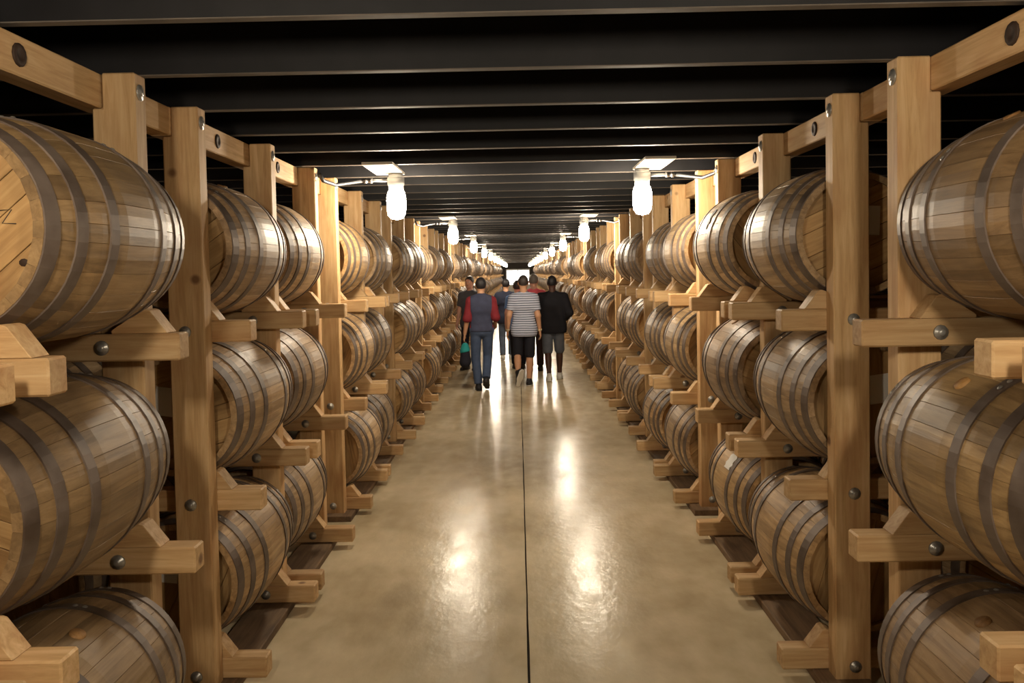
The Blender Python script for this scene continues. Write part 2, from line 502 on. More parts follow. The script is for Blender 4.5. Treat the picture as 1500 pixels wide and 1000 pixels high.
def ring(y0, y1, seg, dr_out=0.0045, dr_in=-0.004):
    vs_, fs = [], []
    for i in range(seg):
        a = 2 * PI * i / seg
        for y, dr in ((y0, dr_in), (y0, dr_out), (y1, dr_out), (y1, dr_in)):
            r_ = rad(y) + dr
            vs_.append((r_ * math.sin(a), y, r_ * math.cos(a)))
    for i in range(seg):
        l = (i + 1) % seg
        for q in range(4):
            w = (q + 1) % 4
            fs.append((4 * i + q, 4 * i + w, 4 * l + w, 4 * l + q))
    return vs_, fs
HOOPS = [(-0.448, -0.398), (-0.335, -0.293), (-0.19, -0.148), (0.148, 0.19), (0.293, 0.335), (0.398, 0.448)]
HOOPM = []
for a, b_ in HOOPS:
    v, f = ring(a, b_, 48)
    HOOPM.append(mesh_from('hoop', v, f, M['hoop']))

HR = BC - 0.020
def head_polys(nb=6, arc=6):
    """vertical boards of a round head: list of XZ polygons"""
    cuts = np.linspace(-HR, HR, nb + 1)
    cuts[1:-1] += [0.008 * (-1) ** i for i in range(nb - 1)]
    out = []
    for i in range(nb):
        a, b_ = cuts[i] + (0.001 if i else 0), cuts[i + 1] - (0.001 if i < nb - 1 else 0)
        xs = np.linspace(a, b_, arc)
        top = [(x, math.sqrt(max(HR * HR - x * x, 0))) for x in xs]
        bot = [(x, -z) for x, z in top[::-1]]
        pts = []
        for p in top + bot:
            if not pts or (abs(p[0] - pts[-1][0]) + abs(p[1] - pts[-1][1])) > 1e-5: pts.append(p)
        if abs(pts[0][0] - pts[-1][0]) + abs(pts[0][1] - pts[-1][1]) < 1e-5: pts.pop()
        out.append(pts)
    return out
YH = BL / 2 - 0.035
BOARDM = [prism_mesh('head_board', p, -YH, -YH + 0.02, M['head'], bev=0.0015) for p in head_polys()]
DISCM = {}
for sg in (-1, 1):
    v = [(0, sg * (YH - 0.012), 0)] + [((HR + 0.012) * math.sin(2 * PI * i / 32), sg * (YH - 0.012), (HR + 0.012) * math.cos(2 * PI * i / 32)) for i in range(32)]
    f = [(0, 1 + i, 1 + (i + 1) % 32)[::sg] for i in range(32)]
    DISCM[sg] = mesh_from('head', v, f, M['head'])
def joined_head():
    bm = bmesh.new()
    for me in BOARDM: bm.from_mesh(me)
    return bm_mesh('head', bm, M['head'])
HEADJ = joined_head()
RIVETM = lathe('rivet', [(0, 0.004), (0.006, 0.003), (0.009, 0)], M['bolt'], 8, 'Z')
BUNGM = lathe('bung', [(0, 0.003), (0.024, 0.003), (0.026, -0.004)], M['bung'], 14, 'Z')
TAGM = box_mesh('paper_tag', -0.05, 0.05, -0.002, 0, -0.065, 0.065, M['paper'])

def body_mesh(nst, secs, hoops=False):
    vs_, fs, tone, mi = [], [], [], []
    e2 = np.linspace(0, 2 * PI, nst + 1)
    for k in range(nst):
        base = len(vs_)
        a0, a1 = e2[k], e2[k + 1]
        g = (a1 - a0) * 0.03
        prof = [(a0, -0.003), (a0 + g, 0), (a1 - g, 0), (a1, -0.003)]
        for y in secs:
            for a, dr in prof: vs_.append(((rad(y) + dr) * math.sin(a), y, (rad(y) + dr) * math.cos(a)))
        tn = rs.random()
        for j in range(len(secs) - 1):
            for i in range(3):
                fs.append((base + j * 4 + i, base + (j + 1) * 4 + i, base + (j + 1) * 4 + i + 1, base + j * 4 + i + 1)); tone.append(tn); mi.append(0)
    for sg in (-1, 1):        # chime: end ring and inner lip
        seg = 40; base = len(vs_)
        for i in range(seg):
            a = 2 * PI * i / seg
            for r_, y in ((BC, sg * BL / 2), (BC - 0.024, sg * BL / 2), (BC - 0.028, sg * (YH - 0.02))):
                vs_.append((r_ * math.sin(a), y, r_ * math.cos(a)))
        for i in range(seg):
            l = (i + 1) % seg
            for q in range(2):
                f = (base + 3 * i + q, base + 3 * i + q + 1, base + 3 * l + q + 1, base + 3 * l + q)
                fs.append(f if sg < 0 else f[::-1]); tone.append((i * 7 % nst) / nst); mi.append(0)
    if hoops:
        for a, b_ in HOOPS:
            v, f = ring(a, b_, 28)
            base = len(vs_); vs_ += v
            for q in f: fs.append(tuple(base + x for x in q)); tone.append(0); mi.append(1)
        for me in BOARDM:
            base = len(vs_); vs_ += [tuple(v.co) for v in me.vertices]
            for p in me.polygons: fs.append(tuple(base + x for x in p.vertices)); tone.append(0); mi.append(2)
        base = len(vs_); me = DISCM[1]; vs_ += [tuple(v.co) for v in me.vertices]
        for p in me.polygons: fs.append(tuple(base + x for x in p.vertices)); tone.append(0); mi.append(2)
    me = mesh_from('barrel_body', vs_, fs, [M['staves'], M['hoop'], M['head']] if hoops else [M['staves']], False, mi)
    at = me.attributes.new('tone', 'FLOAT', 'FACE')
    at.data.foreach_set('value', tone)
    return me
BODY_MID = [body_mesh(NST, SECY) for _ in range(3)]
BODY_FAR = [body_mesh(20, [-BL / 2, -BL * 0.3, 0, BL * 0.3, BL / 2], True) for _ in range(3)]

rbz = random.Random(11)
def near_barrel(e, rivets):
    rollv = rbz.uniform(0, 2 * PI)
    for k in range(NST):
        put('stave', STAVEM[k], e, (0, 0, BR), (0, rollv + (edges[k] + edges[k + 1]) / 2, 0))
    for h, (a, b_) in enumerate(HOOPS):
        ho = put('hoop', HOOPM[h], e, (0, 0, BR))
        if rivets:
            th = rbz.uniform(-0.9, 0.9)
            ym = (a + b_) / 2
            for q in (-0.05, 0.05):
                r_ = rad(ym) + 0.004
                put('rivet', RIVETM, ho, (r_ * math.sin(th + q), ym, r_ * math.cos(th + q)), (0, th + q, 0))
    hd = put('head', DISCM[-1], e, (0, 0, BR), (0, 0, 0))
    tilt = rbz.uniform(-1.4, 1.4)
    for bmsh in BOARDM: put('head_board', bmsh, hd, (0, 0, 0), (0, tilt, 0))
    put('head', DISCM[1], e, (0, 0, BR))
    th = rbz.uniform(-0.7, 0.7)
    put('bung', BUNGM, e, ((BR + 0.001) * math.sin(th), 0.0, BR + (BR + 0.001) * math.cos(th)), (0, th, 0))
    return e

def mid_barrel(e):
    put('barrel_body', rbz.choice(BODY_MID), e, (0, 0, BR), (0, rbz.uniform(0, 6.28), 0))
    for h in range(6): put('hoop', HOOPM[h], e, (0, 0, BR))
    put('head', HEADJ, e, (0, 0, BR), (0, rbz.uniform(-1.4, 1.4), 0))
    put('head', DISCM[1], e, (0, 0, BR))
    return e

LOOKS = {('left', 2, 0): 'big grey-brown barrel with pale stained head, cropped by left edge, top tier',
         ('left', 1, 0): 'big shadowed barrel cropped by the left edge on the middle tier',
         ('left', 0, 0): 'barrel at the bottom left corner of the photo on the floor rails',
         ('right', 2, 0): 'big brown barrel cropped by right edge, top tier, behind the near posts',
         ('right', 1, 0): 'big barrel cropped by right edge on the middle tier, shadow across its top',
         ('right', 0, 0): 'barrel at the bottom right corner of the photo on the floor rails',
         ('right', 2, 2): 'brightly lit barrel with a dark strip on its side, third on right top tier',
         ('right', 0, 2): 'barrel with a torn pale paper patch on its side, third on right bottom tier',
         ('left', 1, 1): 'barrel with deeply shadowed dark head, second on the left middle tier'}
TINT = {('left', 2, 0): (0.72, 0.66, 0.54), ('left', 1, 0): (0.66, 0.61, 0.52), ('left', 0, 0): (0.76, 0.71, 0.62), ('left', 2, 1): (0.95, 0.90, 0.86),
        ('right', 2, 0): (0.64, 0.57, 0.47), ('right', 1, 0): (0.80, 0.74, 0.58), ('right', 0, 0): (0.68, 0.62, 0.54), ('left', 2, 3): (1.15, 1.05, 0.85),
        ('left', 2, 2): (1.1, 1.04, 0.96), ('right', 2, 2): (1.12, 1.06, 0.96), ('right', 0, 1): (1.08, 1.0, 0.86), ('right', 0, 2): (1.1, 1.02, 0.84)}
made = {}
TAGGED = {('left', 1, 1), ('right', 1, 1), ('left', 0, 3), ('left', 0, 1), ('left', 0, 5), ('right', 2, 1)}
for side, s, tier, i, x, y, k, bay in barrel_spots:
    z = RAIL_TOPS[tier] + B_LIFT - BR
    lab = LOOKS.get((side, tier, i), f'weathered oak barrel, {ordinal(i + 1)} from the camera on the {TIERS[tier]} tier, {side} rack')
    grp = f'barrels on the {TIERS[tier]} tier of the {side} rack'
    if i < 4:
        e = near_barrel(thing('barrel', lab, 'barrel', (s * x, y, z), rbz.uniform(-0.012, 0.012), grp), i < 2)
    elif y < 22:
        e = mid_barrel(thing('barrel', lab, 'barrel', (s * x, y, z), rbz.uniform(-0.012, 0.012), grp))
    else:
        e = tag(put('barrel', rbz.choice(BODY_FAR), None, (s * x, y, z + BR), (0, rbz.uniform(0, 6.28), 0)), lab, 'barrel', grp)
    made[(side, tier, i)] = e
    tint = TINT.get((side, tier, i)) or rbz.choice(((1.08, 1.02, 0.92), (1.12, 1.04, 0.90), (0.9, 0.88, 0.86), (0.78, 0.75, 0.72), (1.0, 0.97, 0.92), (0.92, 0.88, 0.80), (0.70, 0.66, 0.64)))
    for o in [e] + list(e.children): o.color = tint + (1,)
    if (side, tier, i) in TAGGED:
        put('paper_tag', TAGM, e, (s * 0.06, -YH - 0.001, BR + 0.06), (0, rbz.uniform(-0.4, 0.4), 0))
# marks and scraps on single barrels
def patch(name, e, th, dth, y0, y1, mat, lift=0.006):
    vs_, fs = [], []
    n = 6
    for i in range(n + 1):
        a = th - dth / 2 + dth * i / n
        jag = 0.012 * math.sin(i * 2.3)
        for y in (y0 + jag, y1 - jag * 0.7):
            for dr in (lift, lift - 0.004):
                r_ = rad(y) + dr
                vs_.append((r_ * math.sin(a), y, r_ * math.cos(a)))
    for i in range(n):
        p, q = 4 * i, 4 * i + 4
        fs += [(p, p + 2, q + 2, q), (p + 1, q + 1, q + 3, p + 3), (p, q, q + 1, p + 1), (p + 2, p + 3, q + 3, q + 2)]
    fs += [(0, 1, 3, 2), (4 * n, 4 * n + 2, 4 * n + 3, 4 * n + 1)]
    return put(name, mesh_from(name, vs_, fs, mat), e, (0, 0, BR))
patch('paper_patch', made[('right', 0, 2)], -0.95, 0.30, -0.14, -0.04, M['paper'])
patch('dark_strip', made[('right', 2, 2)], -1.05, 0.42, -0.10, -0.06, M['ink'], 0.004)
e0 = made[('left', 2, 0)]
zs = [(0.145, 0.040), (0.175, 0.042), (0.150, 0.008), (0.185, 0.006)]
put('stencil_mark', tube('stencil_mark', [(x, -YH - 0.001, BR + z) for x, z in zs], 0.0015, M['ink'], 5), e0)
put('stain_spot', lathe('stain_spot', [(0, 0.0015), (0.010, 0.0015), (0.013, 0.0)], M['hole'], 9, 'Y'), e0, (0.200, -YH - 0.0005, BR - 0.092), None, (1.0, 1, 0.8))
# the next barrels in behind the nearest three
for side, s in SIDES:
    for tier in range(3):
        for i in range(3):
            k, bay = ((0, 1), (1, 0), (1, 1))[i]
            y = Y_FIRST + k * MODULE + (bay + 0.5) * BAY
            lab = f'oak barrel in the shadow behind the {ordinal(i + 1)} barrel, {TIERS[tier]} tier, {side} rack'
            mid_barrel(thing('barrel', lab, 'barrel', (s * (BX[(side, tier)][i] + 0.70), y, RAIL_TOPS[tier] + B_LIFT - BR), 0,
                             f'second barrels in on the {side} rack'))

# ------------------------------------------------------------------ lamps
GLOBEM = lathe('globe', [(0.045, 0.0), (0.062, -0.02), (0.070, -0.06), (0.070, -0.14), (0.063, -0.185), (0.043, -0.212), (0, -0.222)], M['globe'], 14)
NECKM = lathe('socket', [(0, 0.0), (0.062, 0.0), (0.062, -0.05), (0.055, -0.062), (0.055, -0.088), (0, -0.088)], M['casting'], 16)
BOXM = lathe('junction_box', [(0, 0), (0.052, 0), (0.054, -0.04), (0.03, -0.044), (0, -0.044)], M['casting'], 14)
LBOARDM = box_mesh('mounting_board', -0.105, 0.105, -0.52, 0.09, -0.02, 0.0, M['board'], 0.003)
CLAMPM = lathe('coupling', [(0, -0.03), (0.02, -0.03), (0.02, -0.012), (0.016, -0.01), (0.016, 0.01), (0.02, 0.012), (0.02, 0.03), (0, 0.03)], M['metal'], 10, 'X')
CONDM, FLEXM = {}, {}
for s in (-1, 1):
    CONDM[s] = tube('conduit', [(s * 0.05, 0, -0.07), (s * 0.18, -0.005, -0.068), (s * 0.26, -0.01, -0.07)], 0.012, M['metal'])
    FLEXM[s] = tube('flexible_conduit', [(s * 0.25, -0.01, -0.07), (s * 0.32, -0.06, -0.085), (s * 0.40, -0.2, -0.115), (s * 0.455, -0.34, -0.10), (s * 0.468, -0.39, -0.06)], 0.014, M['flex'])
for side, s in SIDES:
    for n in range(-1, 12):
        y = LAMP_Y0 + n * LAMP_STEP
        if n >= 0: lab = f'glowing glass jar lamp under the ceiling, {side} row, {ordinal(n + 1)} from the camera'
        else: lab = f'jar lamp of the {side} row overhead, {"just" if n == -1 else "further"} behind the camera'
        e = thing('jar_lamp', lab, 'lamp', (s * LAMP_X + 0.02, y, JOIST_Z - 0.004), 0, f'{side} row of jar lamps')
        put('mounting_board', LBOARDM, e, (s * 0.05, 0, 0))
        put('junction_box', BOXM, e, (0, 0, -0.02))
        put('socket', NECKM, e, (0, 0, -0.05))
        put('globe', GLOBEM, e, (0, 0, -0.136))
        if y < 40:
            c = put('conduit', CONDM[s], e)
            put('coupling', CLAMPM, c, (s * 0.2, -0.006, -0.069))
            put('flexible_conduit', FLEXM[s], e)
#PEOPLE

# ------------------------------------------------------------------ people: smooth distance fields turned into one continuous skin
def V(*a): return np.array(a, float)

class Field:
    def __init__(self): self.prims = []
    def cone(self, a, b, ra, rb, k=0.03, sy=1.0, clips=()): self.prims.append(('c', V(*a), V(*b), ra, rb, k, sy, clips)); return self
    def ell(self, c, r, k=0.02, rot=None, clips=()): self.prims.append(('e', V(*c), V(*r), 0, 0, k, rot, clips)); return self
    def mesh(self, h, grow=0.0, clips=()):
        lo = np.full(3, 9.0); hi = np.full(3, -9.0)
        for p in self.prims:
            if p[0] == 'c':
                r = max(p[3], p[4]) + grow + 0.03
                lo = np.minimum(lo, np.minimum(p[1], p[2]) - r); hi = np.maximum(hi, np.maximum(p[1], p[2]) + r)
            else:
                r = p[2].max() + grow + 0.03
                lo = np.minimum(lo, p[1] - r); hi = np.maximum(hi, p[1] + r)
        n = np.ceil((hi - lo) / h).astype(int) + 1
        ax = [lo[i] + h * np.arange(n[i]) for i in range(3)]
        D = np.full(n, 0.5)
        for typ, a, b, ra, rb, k, sx, cl in self.prims:
            if typ == 'c':
                r = max(ra, rb) + grow + k + 0.04
                l2, h2 = np.minimum(a, b) - r, np.maximum(a, b) + r
            else:
                r = b.max() + grow + k + 0.04
                l2, h2 = a - r, a + r
            sl = []
            for i in range(3):
                i0 = max(0, int((l2[i] - lo[i]) / h)); i1 = min(n[i], int((h2[i] - lo[i]) / h) + 2)
                sl.append(slice(i0, i1))
            sl = tuple(sl)
            X, Y, Z = np.meshgrid(ax[0][sl[0]], ax[1][sl[1]], ax[2][sl[2]], indexing='ij', sparse=True)
            if typ == 'c':
                sy = sx
                ab = (b - a) * V(1, 1 / sy, 1)
                px, py, pz = X - a[0], (Y - a[1]) / sy, Z - a[2]
                t = np.clip((px * ab[0] + py * ab[1] + pz * ab[2]) / max(ab @ ab, 1e-9), 0, 1)
                d = np.sqrt((px - t * ab[0]) ** 2 + (py - t * ab[1]) ** 2 + (pz - t * ab[2]) ** 2) - (ra + (rb - ra) * t) - grow
            else:
                px, py, pz = X - a[0], Y - a[1], Z - a[2]
                rr = b + grow
                q = np.sqrt((px / rr[0]) ** 2 + (py / rr[1]) ** 2 + (pz / rr[2]) ** 2)
                d = (q - 1) * rr.min()
            for cp, cn in cl:
                d = np.maximum(d, (X - cp[0]) * cn[0] + (Y - cp[1]) * cn[1] + (Z - cp[2]) * cn[2])
            o = D[sl]
            hh = np.maximum(k - np.abs(o - d), 0) / k
            D[sl] = np.minimum(o, d) - hh * hh * k * 0.25
        X, Y, Z = np.meshgrid(*ax, indexing='ij', sparse=True)
        for cp, cn in clips:
            D = np.maximum(D, (X - cp[0]) * cn[0] + (Y - cp[1]) * cn[1] + (Z - cp[2]) * cn[2])
        return surface_nets(D, lo, h)

def surface_nets(D, lo, h):
    ins = D < 0
    nx, ny, nz = D.shape
    acc = np.zeros((nx - 1, ny - 1, nz - 1, 3)); cnt = np.zeros((nx - 1, ny - 1, nz - 1))
    cs = [(i, j, k) for i in (0, 1) for j in (0, 1) for k in (0, 1)]
    def sub(A, c): return A[c[0]:nx - 1 + c[0], c[1]:ny - 1 + c[1], c[2]:nz - 1 + c[2]]
    for c in cs:
        for x in range(3):
            if c[x]: continue
            c2 = list(c); c2[x] = 1
            a, b = sub(D, c), sub(D, c2)
            cr = (a < 0) != (b < 0)
            t = np.where(cr, a / np.where(cr, a - b, 1), 0)
            for q in range(3):
                acc[..., q] += np.where(cr, c[q] + (t if q == x else 0), 0)
            cnt += cr
    act = cnt > 0
    idx = np.full(act.shape, -1); idx[act] = np.arange(act.sum())
    g = np.argwhere(act)
    vs_ = lo + h * (g + acc[act] / cnt[act][:, None])
    fs = []
    for x in range(3):
        u, w = [(1, 2), (2, 0), (0, 1)][x]
        s0 = [slice(None)] * 3; s1 = [slice(None)] * 3
        s0[x] = slice(0, -1); s1[x] = slice(1, None)
        a, b = ins[tuple(s0)], ins[tuple(s1)]
        e = np.argwhere(a != b)
        for d in (u, w):
            e = e[(e[:, d] > 0) & (e[:, d] < D.shape[d] - 1)]
        if not len(e): continue
        fl = a[tuple(e.T)]
        def ci(du, dw):
            q = e.copy(); q[:, u] += du; q[:, w] += dw
            return idx[tuple(q.T)]
        quad = np.stack([ci(-1, -1), ci(0, -1), ci(0, 0), ci(-1, 0)], 1)
        quad[~fl] = quad[~fl][:, ::-1]
        fs.append(quad)
    return vs_, np.concatenate(fs)

def join_vf(parts):
    vs_, fs, n = [], [], 0
    for v, f in parts:
        vs_.append(v); fs.append(f + n); n += len(v)
    return np.concatenate(vs_), np.concatenate(fs)

def unit(v): return v / max(np.linalg.norm(v), 1e-9)

def hand_field(wrist, d, side_dir, curl=0.6, sc=1.0):
    """palm and five bent fingers; d = hand direction, side_dir = thumb side; palm curls towards nrm"""
    d = unit(d); s_ = unit(side_dir - d * (side_dir @ d)); nrm = np.cross(d, s_)
    if nrm @ V(1, 0, 0) * wrist[0] > 0: nrm = -nrm      # palms face the thighs
    F = Field()
    for q in (-0.028, -0.010, 0.010, 0.026):
        F.cone(wrist + s_ * q * 0.6 * sc, wrist + (d * 0.085 + s_ * q) * sc, 0.017 * sc, 0.0135 * sc, 0.012)
    for q, ln in ((0.030, 0.070), (0.010, 0.080), (-0.011, 0.074), (-0.030, 0.058)):
        p = wrist + (d * 0.088 + s_ * q) * sc; dd = d
        for i, fr in enumerate((0.45, 0.32, 0.23)):
            dd = unit(dd + nrm * curl * 0.5)
            p2 = p + dd * ln * fr * sc
            F.cone(p, p2, (0.0095 - 0.001 * i) * sc, (0.0088 - 0.001 * i) * sc, 0.006)
            p = p2
    p = wrist + (d * 0.025 + s_ * 0.026) * sc
    for i, (ln, dd) in enumerate(((0.04, unit(d + s_ * 0.8 + nrm * 0.3)), (0.032, unit(d + s_ * 0.3 + nrm * 0.35)))):
        p2 = p + dd * ln * sc
        F.cone(p, p2, (0.0125 - 0.002 * i) * sc, (0.0105 - 0.002 * i) * sc, 0.008); p = p2
    return F

def simple_mesh(name, vf, mat):
    return mesh_from(name, vf[0], vf[1].tolist(), mat, True)

def fabric(name, col, rough=0.85, noise=0.12):
    return plain(name, col, rough, spec=0.25, noise=noise, nscale=14)

def skin_mat(name, col):
    m = plain(name, col, 0.5, spec=0.4, noise=0.06, nscale=10)
    m.node_tree.nodes['Principled BSDF'].inputs['Subsurface Weight'].default_value = 0.05
    return m

def striped(name, base, line, period=0.036, width=0.34):
    m, nt, b = new_mat(name)
    tc = N(nt, 'ShaderNodeTexCoord'); sp = N(nt, 'ShaderNodeSeparateXYZ')
    nt.links.new(tc.outputs['Object'], sp.inputs[0])
    nz = N(nt, 'ShaderNodeTexNoise'); nz.inputs['Scale'].default_value = 3.0
    nt.links.new(tc.outputs['Object'], nz.inputs['Vector'])
    a = N(nt, 'ShaderNodeMath', operation='MULTIPLY_ADD'); a.inputs[1].default_value = 0.03
    nt.links.new(nz.outputs['Fac'], a.inputs[0]); nt.links.new(sp.outputs['Z'], a.inputs[2])
    dv = N(nt, 'ShaderNodeMath', operation='DIVIDE'); dv.inputs[1].default_value = period
    nt.links.new(a.outputs[0], dv.inputs[0])
    fr = N(nt, 'ShaderNodeMath', operation='FRACT'); nt.links.new(dv.outputs[0], fr.inputs[0])
    lt = N(nt, 'ShaderNodeMath', operation='LESS_THAN'); lt.inputs[1].default_value = width
    nt.links.new(fr.outputs[0], lt.inputs[0])
    mx = N(nt, 'ShaderNodeMixRGB'); mx.inputs['Color1'].default_value = base; mx.inputs['Color2'].default_value = line
    nt.links.new(lt.outputs[0], mx.inputs['Fac']); nt.links.new(mx.outputs[0], b.inputs['Base Color'])
    b.inputs['Roughness'].default_value = 0.85
    return m

EYE_W = plain('eye_white', lin(225, 220, 214), 0.3)
EYE_D = plain('eye_iris', lin(50, 34, 24), 0.3)
LIP = plain('lip', lin(150, 84, 76), 0.5)
def ball(name, r, mat, sc=(1, 1, 1)):
    prof = [(r * math.sin(PI * i / 8), r * math.cos(PI * i / 8)) for i in range(9)]
    return lathe(name, prof, mat, 12)

def person(label, x, y, rotz, skin, hair, top, bottom, shoe, sole=None, height=1.76, bulk=1.0, belly=0.0, sleeve='short',
           vest=None, shorts=False, legs=None, arms=None, feet=None, bald=False, head_turn=0.0, wrist_band=None, tuck=False):
    sc = height / 1.76
    e = thing('person', label, 'person', (x, y, 0), rotz, 'visitors walking down the aisle')
    e.scale = (sc, sc, sc)
    L = {-1: [V(-0.09, 0, 0.92), V(-0.105, 0.03, 0.50), V(-0.10, 0.0, 0.09)], 1: [V(0.09, 0, 0.92), V(0.105, 0.03, 0.50), V(0.10, 0.0, 0.09)]}
    A = {-1: [V(-0.165 * bulk, 0, 1.405), V(-0.215 * bulk, -0.03, 1.125), V(-0.235 * bulk, 0.05, 0.885)],
         1: [V(0.165 * bulk, 0, 1.405), V(0.215 * bulk, -0.03, 1.125), V(0.235 * bulk, 0.05, 0.885)]}
    FD = {-1: V(-0.12, 1, 0), 1: V(0.12, 1, 0)}
    for s_, v in (legs or {}).items():
        for i, p in v.items(): L[s_][i] = V(*p)
    for s_, v in (arms or {}).items():
        for i, p in v.items(): A[s_][i] = V(*p)
    for s_, v in (feet or {}).items(): FD[s_] = V(*v)
    bk = bulk
    ct, st = math.cos(head_turn), math.sin(head_turn)
    def hd(px, py, pz): return (px * ct - py * st, px * st + py * ct + 0.005, pz)
    def torso(F, k=0.06):
        F.cone((-0.065 * bk, 0, 0.95), (0.065 * bk, 0, 0.95), 0.115 * bk, 0.115 * bk, k, 0.86)
        F.cone((-0.05 * bk, 0.01, 1.10), (0.05 * bk, 0.01, 1.10), (0.108 + belly) * bk, (0.108 + belly) * bk, k, 0.84)
        F.cone((-0.075 * bk, -0.005, 1.28), (0.075 * bk, -0.005, 1.28), 0.120 * bk, 0.120 * bk, k, 0.80)
        for q in (-1, 1):
            F.cone((0, -0.012, 1.462), (q * 0.155 * bk, -0.008, 1.40), 0.052, 0.052, 0.035, 0.95)
            F.cone((0, -0.01, 1.36), (q * 0.11 * bk, -0.01, 1.36), 0.085, 0.085, 0.05, 0.9)
        return F
    def arm(F, s_, upto=2.0, k=0.04, ru=0.052, re=0.041, rw=0.029):
        a, b, c = A[s_]
        def cl(p, d): return ((p, d),)
        if upto >= 1:
            F.cone(a, b, ru * bk, re * bk ** 0.5, k)
            t = upto - 1
            if t > 0:
                q = b + (c - b) * t
                F.cone(b, q, re * bk ** 0.5, re + (rw - re) * t, k * 0.7, clips=cl(q, unit(c - b)) if t < 1 else ())
        else:
            q = a + (b - a) * upto
            F.cone(a, q + unit(b - a) * 0.03, ru * bk, ru + (re - ru) * upto, k, clips=cl(q, unit(b - a)))
        return F
    def leg(F, s_, upto=2.0, k=0.04, rt=0.082, rk=0.055, ra=0.038, calf=True):
        a, b, c = L[s_]
        t = upto - 1
        if t >= 0:
            F.cone(a, b, rt * bk, rk * bk ** 0.5, k)
            q = b + (c - b) * min(t, 1)
            if t > 0: F.cone(b, q, rk * bk ** 0.5, rk + (ra - rk) * t, k, clips=((q, unit(c - b)),) if t < 1 else ())
            if calf and t >= 1:
                m_ = b + (c - b) * 0.3 + V(0, -0.018, 0)
                F.cone(m_, b + (c - b) * 0.62 + V(0, -0.008, 0), 0.052, 0.040, 0.03)
        else:
            q = a + (b - a) * upto
            F.cone(a, q + unit(b - a) * 0.03, rt * bk, rt + (rk - rt) * upto, k, clips=((q, unit(b - a)),))
        return F
    # --- skin: trunk, limbs, neck, head with face and ears
    B = torso(Field())
    for s_ in (-1, 1):
        leg(B, s_); arm(B, s_)
        B.ell(L[s_][2] + V(0, 0.02, -0.035), (0.036, 0.07, 0.04), 0.03)
    B.cone((0, -0.02, 1.44), (0, 0.0, 1.585), 0.060, 0.052, 0.04)
    H = Field()
    H.cone((0, -0.01, 1.50), (0, 0.0, 1.59), 0.056, 0.052, 0.03)
    H.ell(hd(0, -0.006, 1.668), (0.077, 0.096, 0.095), 0.03)
    H.ell(hd(0, 0.030, 1.605), (0.056, 0.066, 0.066), 0.04)
    H.ell(hd(0, 0.055, 1.562), (0.026, 0.024, 0.020), 0.03)
    H.cone(hd(0, 0.088, 1.662), hd(0, 0.110, 1.620), 0.009, 0.014, 0.018)
    H.cone(hd(-0.035, 0.080, 1.682), hd(0.035, 0.080, 1.682), 0.010, 0.010, 0.02)
    for s_ in (-1, 1): H.ell(hd(s_ * 0.079, -0.005, 1.640), (0.010, 0.020, 0.032), 0.008)
    parts = [B.mesh(0.012), H.mesh(0.0075)]
    for s_ in (-1, 1):
        a, b, c = A[s_]
        d = unit(c - b)
        th = V(0, 1, 0) if abs(d[1]) < 0.7 else V(-s_ * 0.6, 0, 0.8)
        parts.append(hand_field(c + d * 0.005, d, th, 0.7).mesh(0.0055))
    put('body', simple_mesh('body', join_vf(parts), skin), e)
    for s_ in (-1, 1):
        ey = put('eye', ball('eye', 0.0125, EYE_W), e, hd(s_ * 0.031, 0.082, 1.655))
        put('iris', ball('iris', 0.006, EYE_D), ey, (0, 0.009, 0))
    put('mouth', tube('mouth', [hd(-0.022, 0.088, 1.590), hd(0, 0.094, 1.588), hd(0.022, 0.088, 1.590)], [0.003, 0.006, 0.003], LIP, 6), e)
    # --- hair
    if hair:
        Hf = Field(); Hf.ell(hd(0, -0.012, 1.673), (0.077, 0.094, 0.094), 0.02)
        n = unit(V(*hd(0, 0.80, -0.62)) - V(0, 0.005, 0)); c0 = V(*hd(0, 0.048, 1.668))
        n2 = V(0, 0, -1.0); c2 = V(0, 0, 1.592)
        put('hair', simple_mesh('hair', Hf.mesh(0.008, 0.004 if bald else 0.009, clips=((c0, n), (c2, n2))), hair), e)
    # --- bottom
    P = Field()
    P.cone((-0.065 * bk, 0, 0.95), (0.065 * bk, 0, 0.95), 0.118 * bk, 0.118 * bk, 0.05, 0.86)
    P.cone((-0.05 * bk, 0.0, 1.03), (0.05 * bk, 0.0, 1.03), 0.112 * bk, 0.112 * bk, 0.05, 0.84)
    for s_ in (-1, 1):
        if shorts: leg(P, s_, 1.03, 0.012, 0.080, 0.068, 0.066, False)
        else: leg(P, s_, 1.97, 0.012, 0.080, 0.062, 0.056, False)
    put('shorts' if shorts else 'trousers', simple_mesh('trousers', P.mesh(0.012, 0.010, clips=((V(0, 0, 0.99 if tuck else 0.88), V(0, 0, 1)),)), bottom), e)
    # --- top
    T = torso(Field())
    if not tuck: T.cone((-0.065 * bk, 0, 0.86), (0.065 * bk, 0, 0.86), 0.122 * bk, 0.122 * bk, 0.06, 0.88)
    ups = {'short': 0.72, 'elbow': 1.12, 'long': 1.93}[sleeve]
    for s_ in (-1, 1): arm(T, s_, ups, 0.035, 0.055, 0.049, 0.040)
    hem = 0.95 if tuck else 0.80
    put('shirt', simple_mesh('shirt', T.mesh(0.011, 0.014, clips=((V(0, 0, hem), V(0, 0.06, -1)), (V(0, -0.01, 1.515), V(0, 0.25, 1)))), top), e)
    if vest:
        W = torso(Field())
        put('vest', simple_mesh('vest', W.mesh(0.011, 0.024, clips=((V(0, 0, 0.925), V(0, 0, -1)), (V(0, -0.01, 1.52), V(0, 0.25, 1)),
            (V(0.165 * bk, 0, 1.4), V(1, 0, 0.0)), (V(-0.165 * bk, 0, 1.4), V(-1, 0, 0.0)))), vest), e)
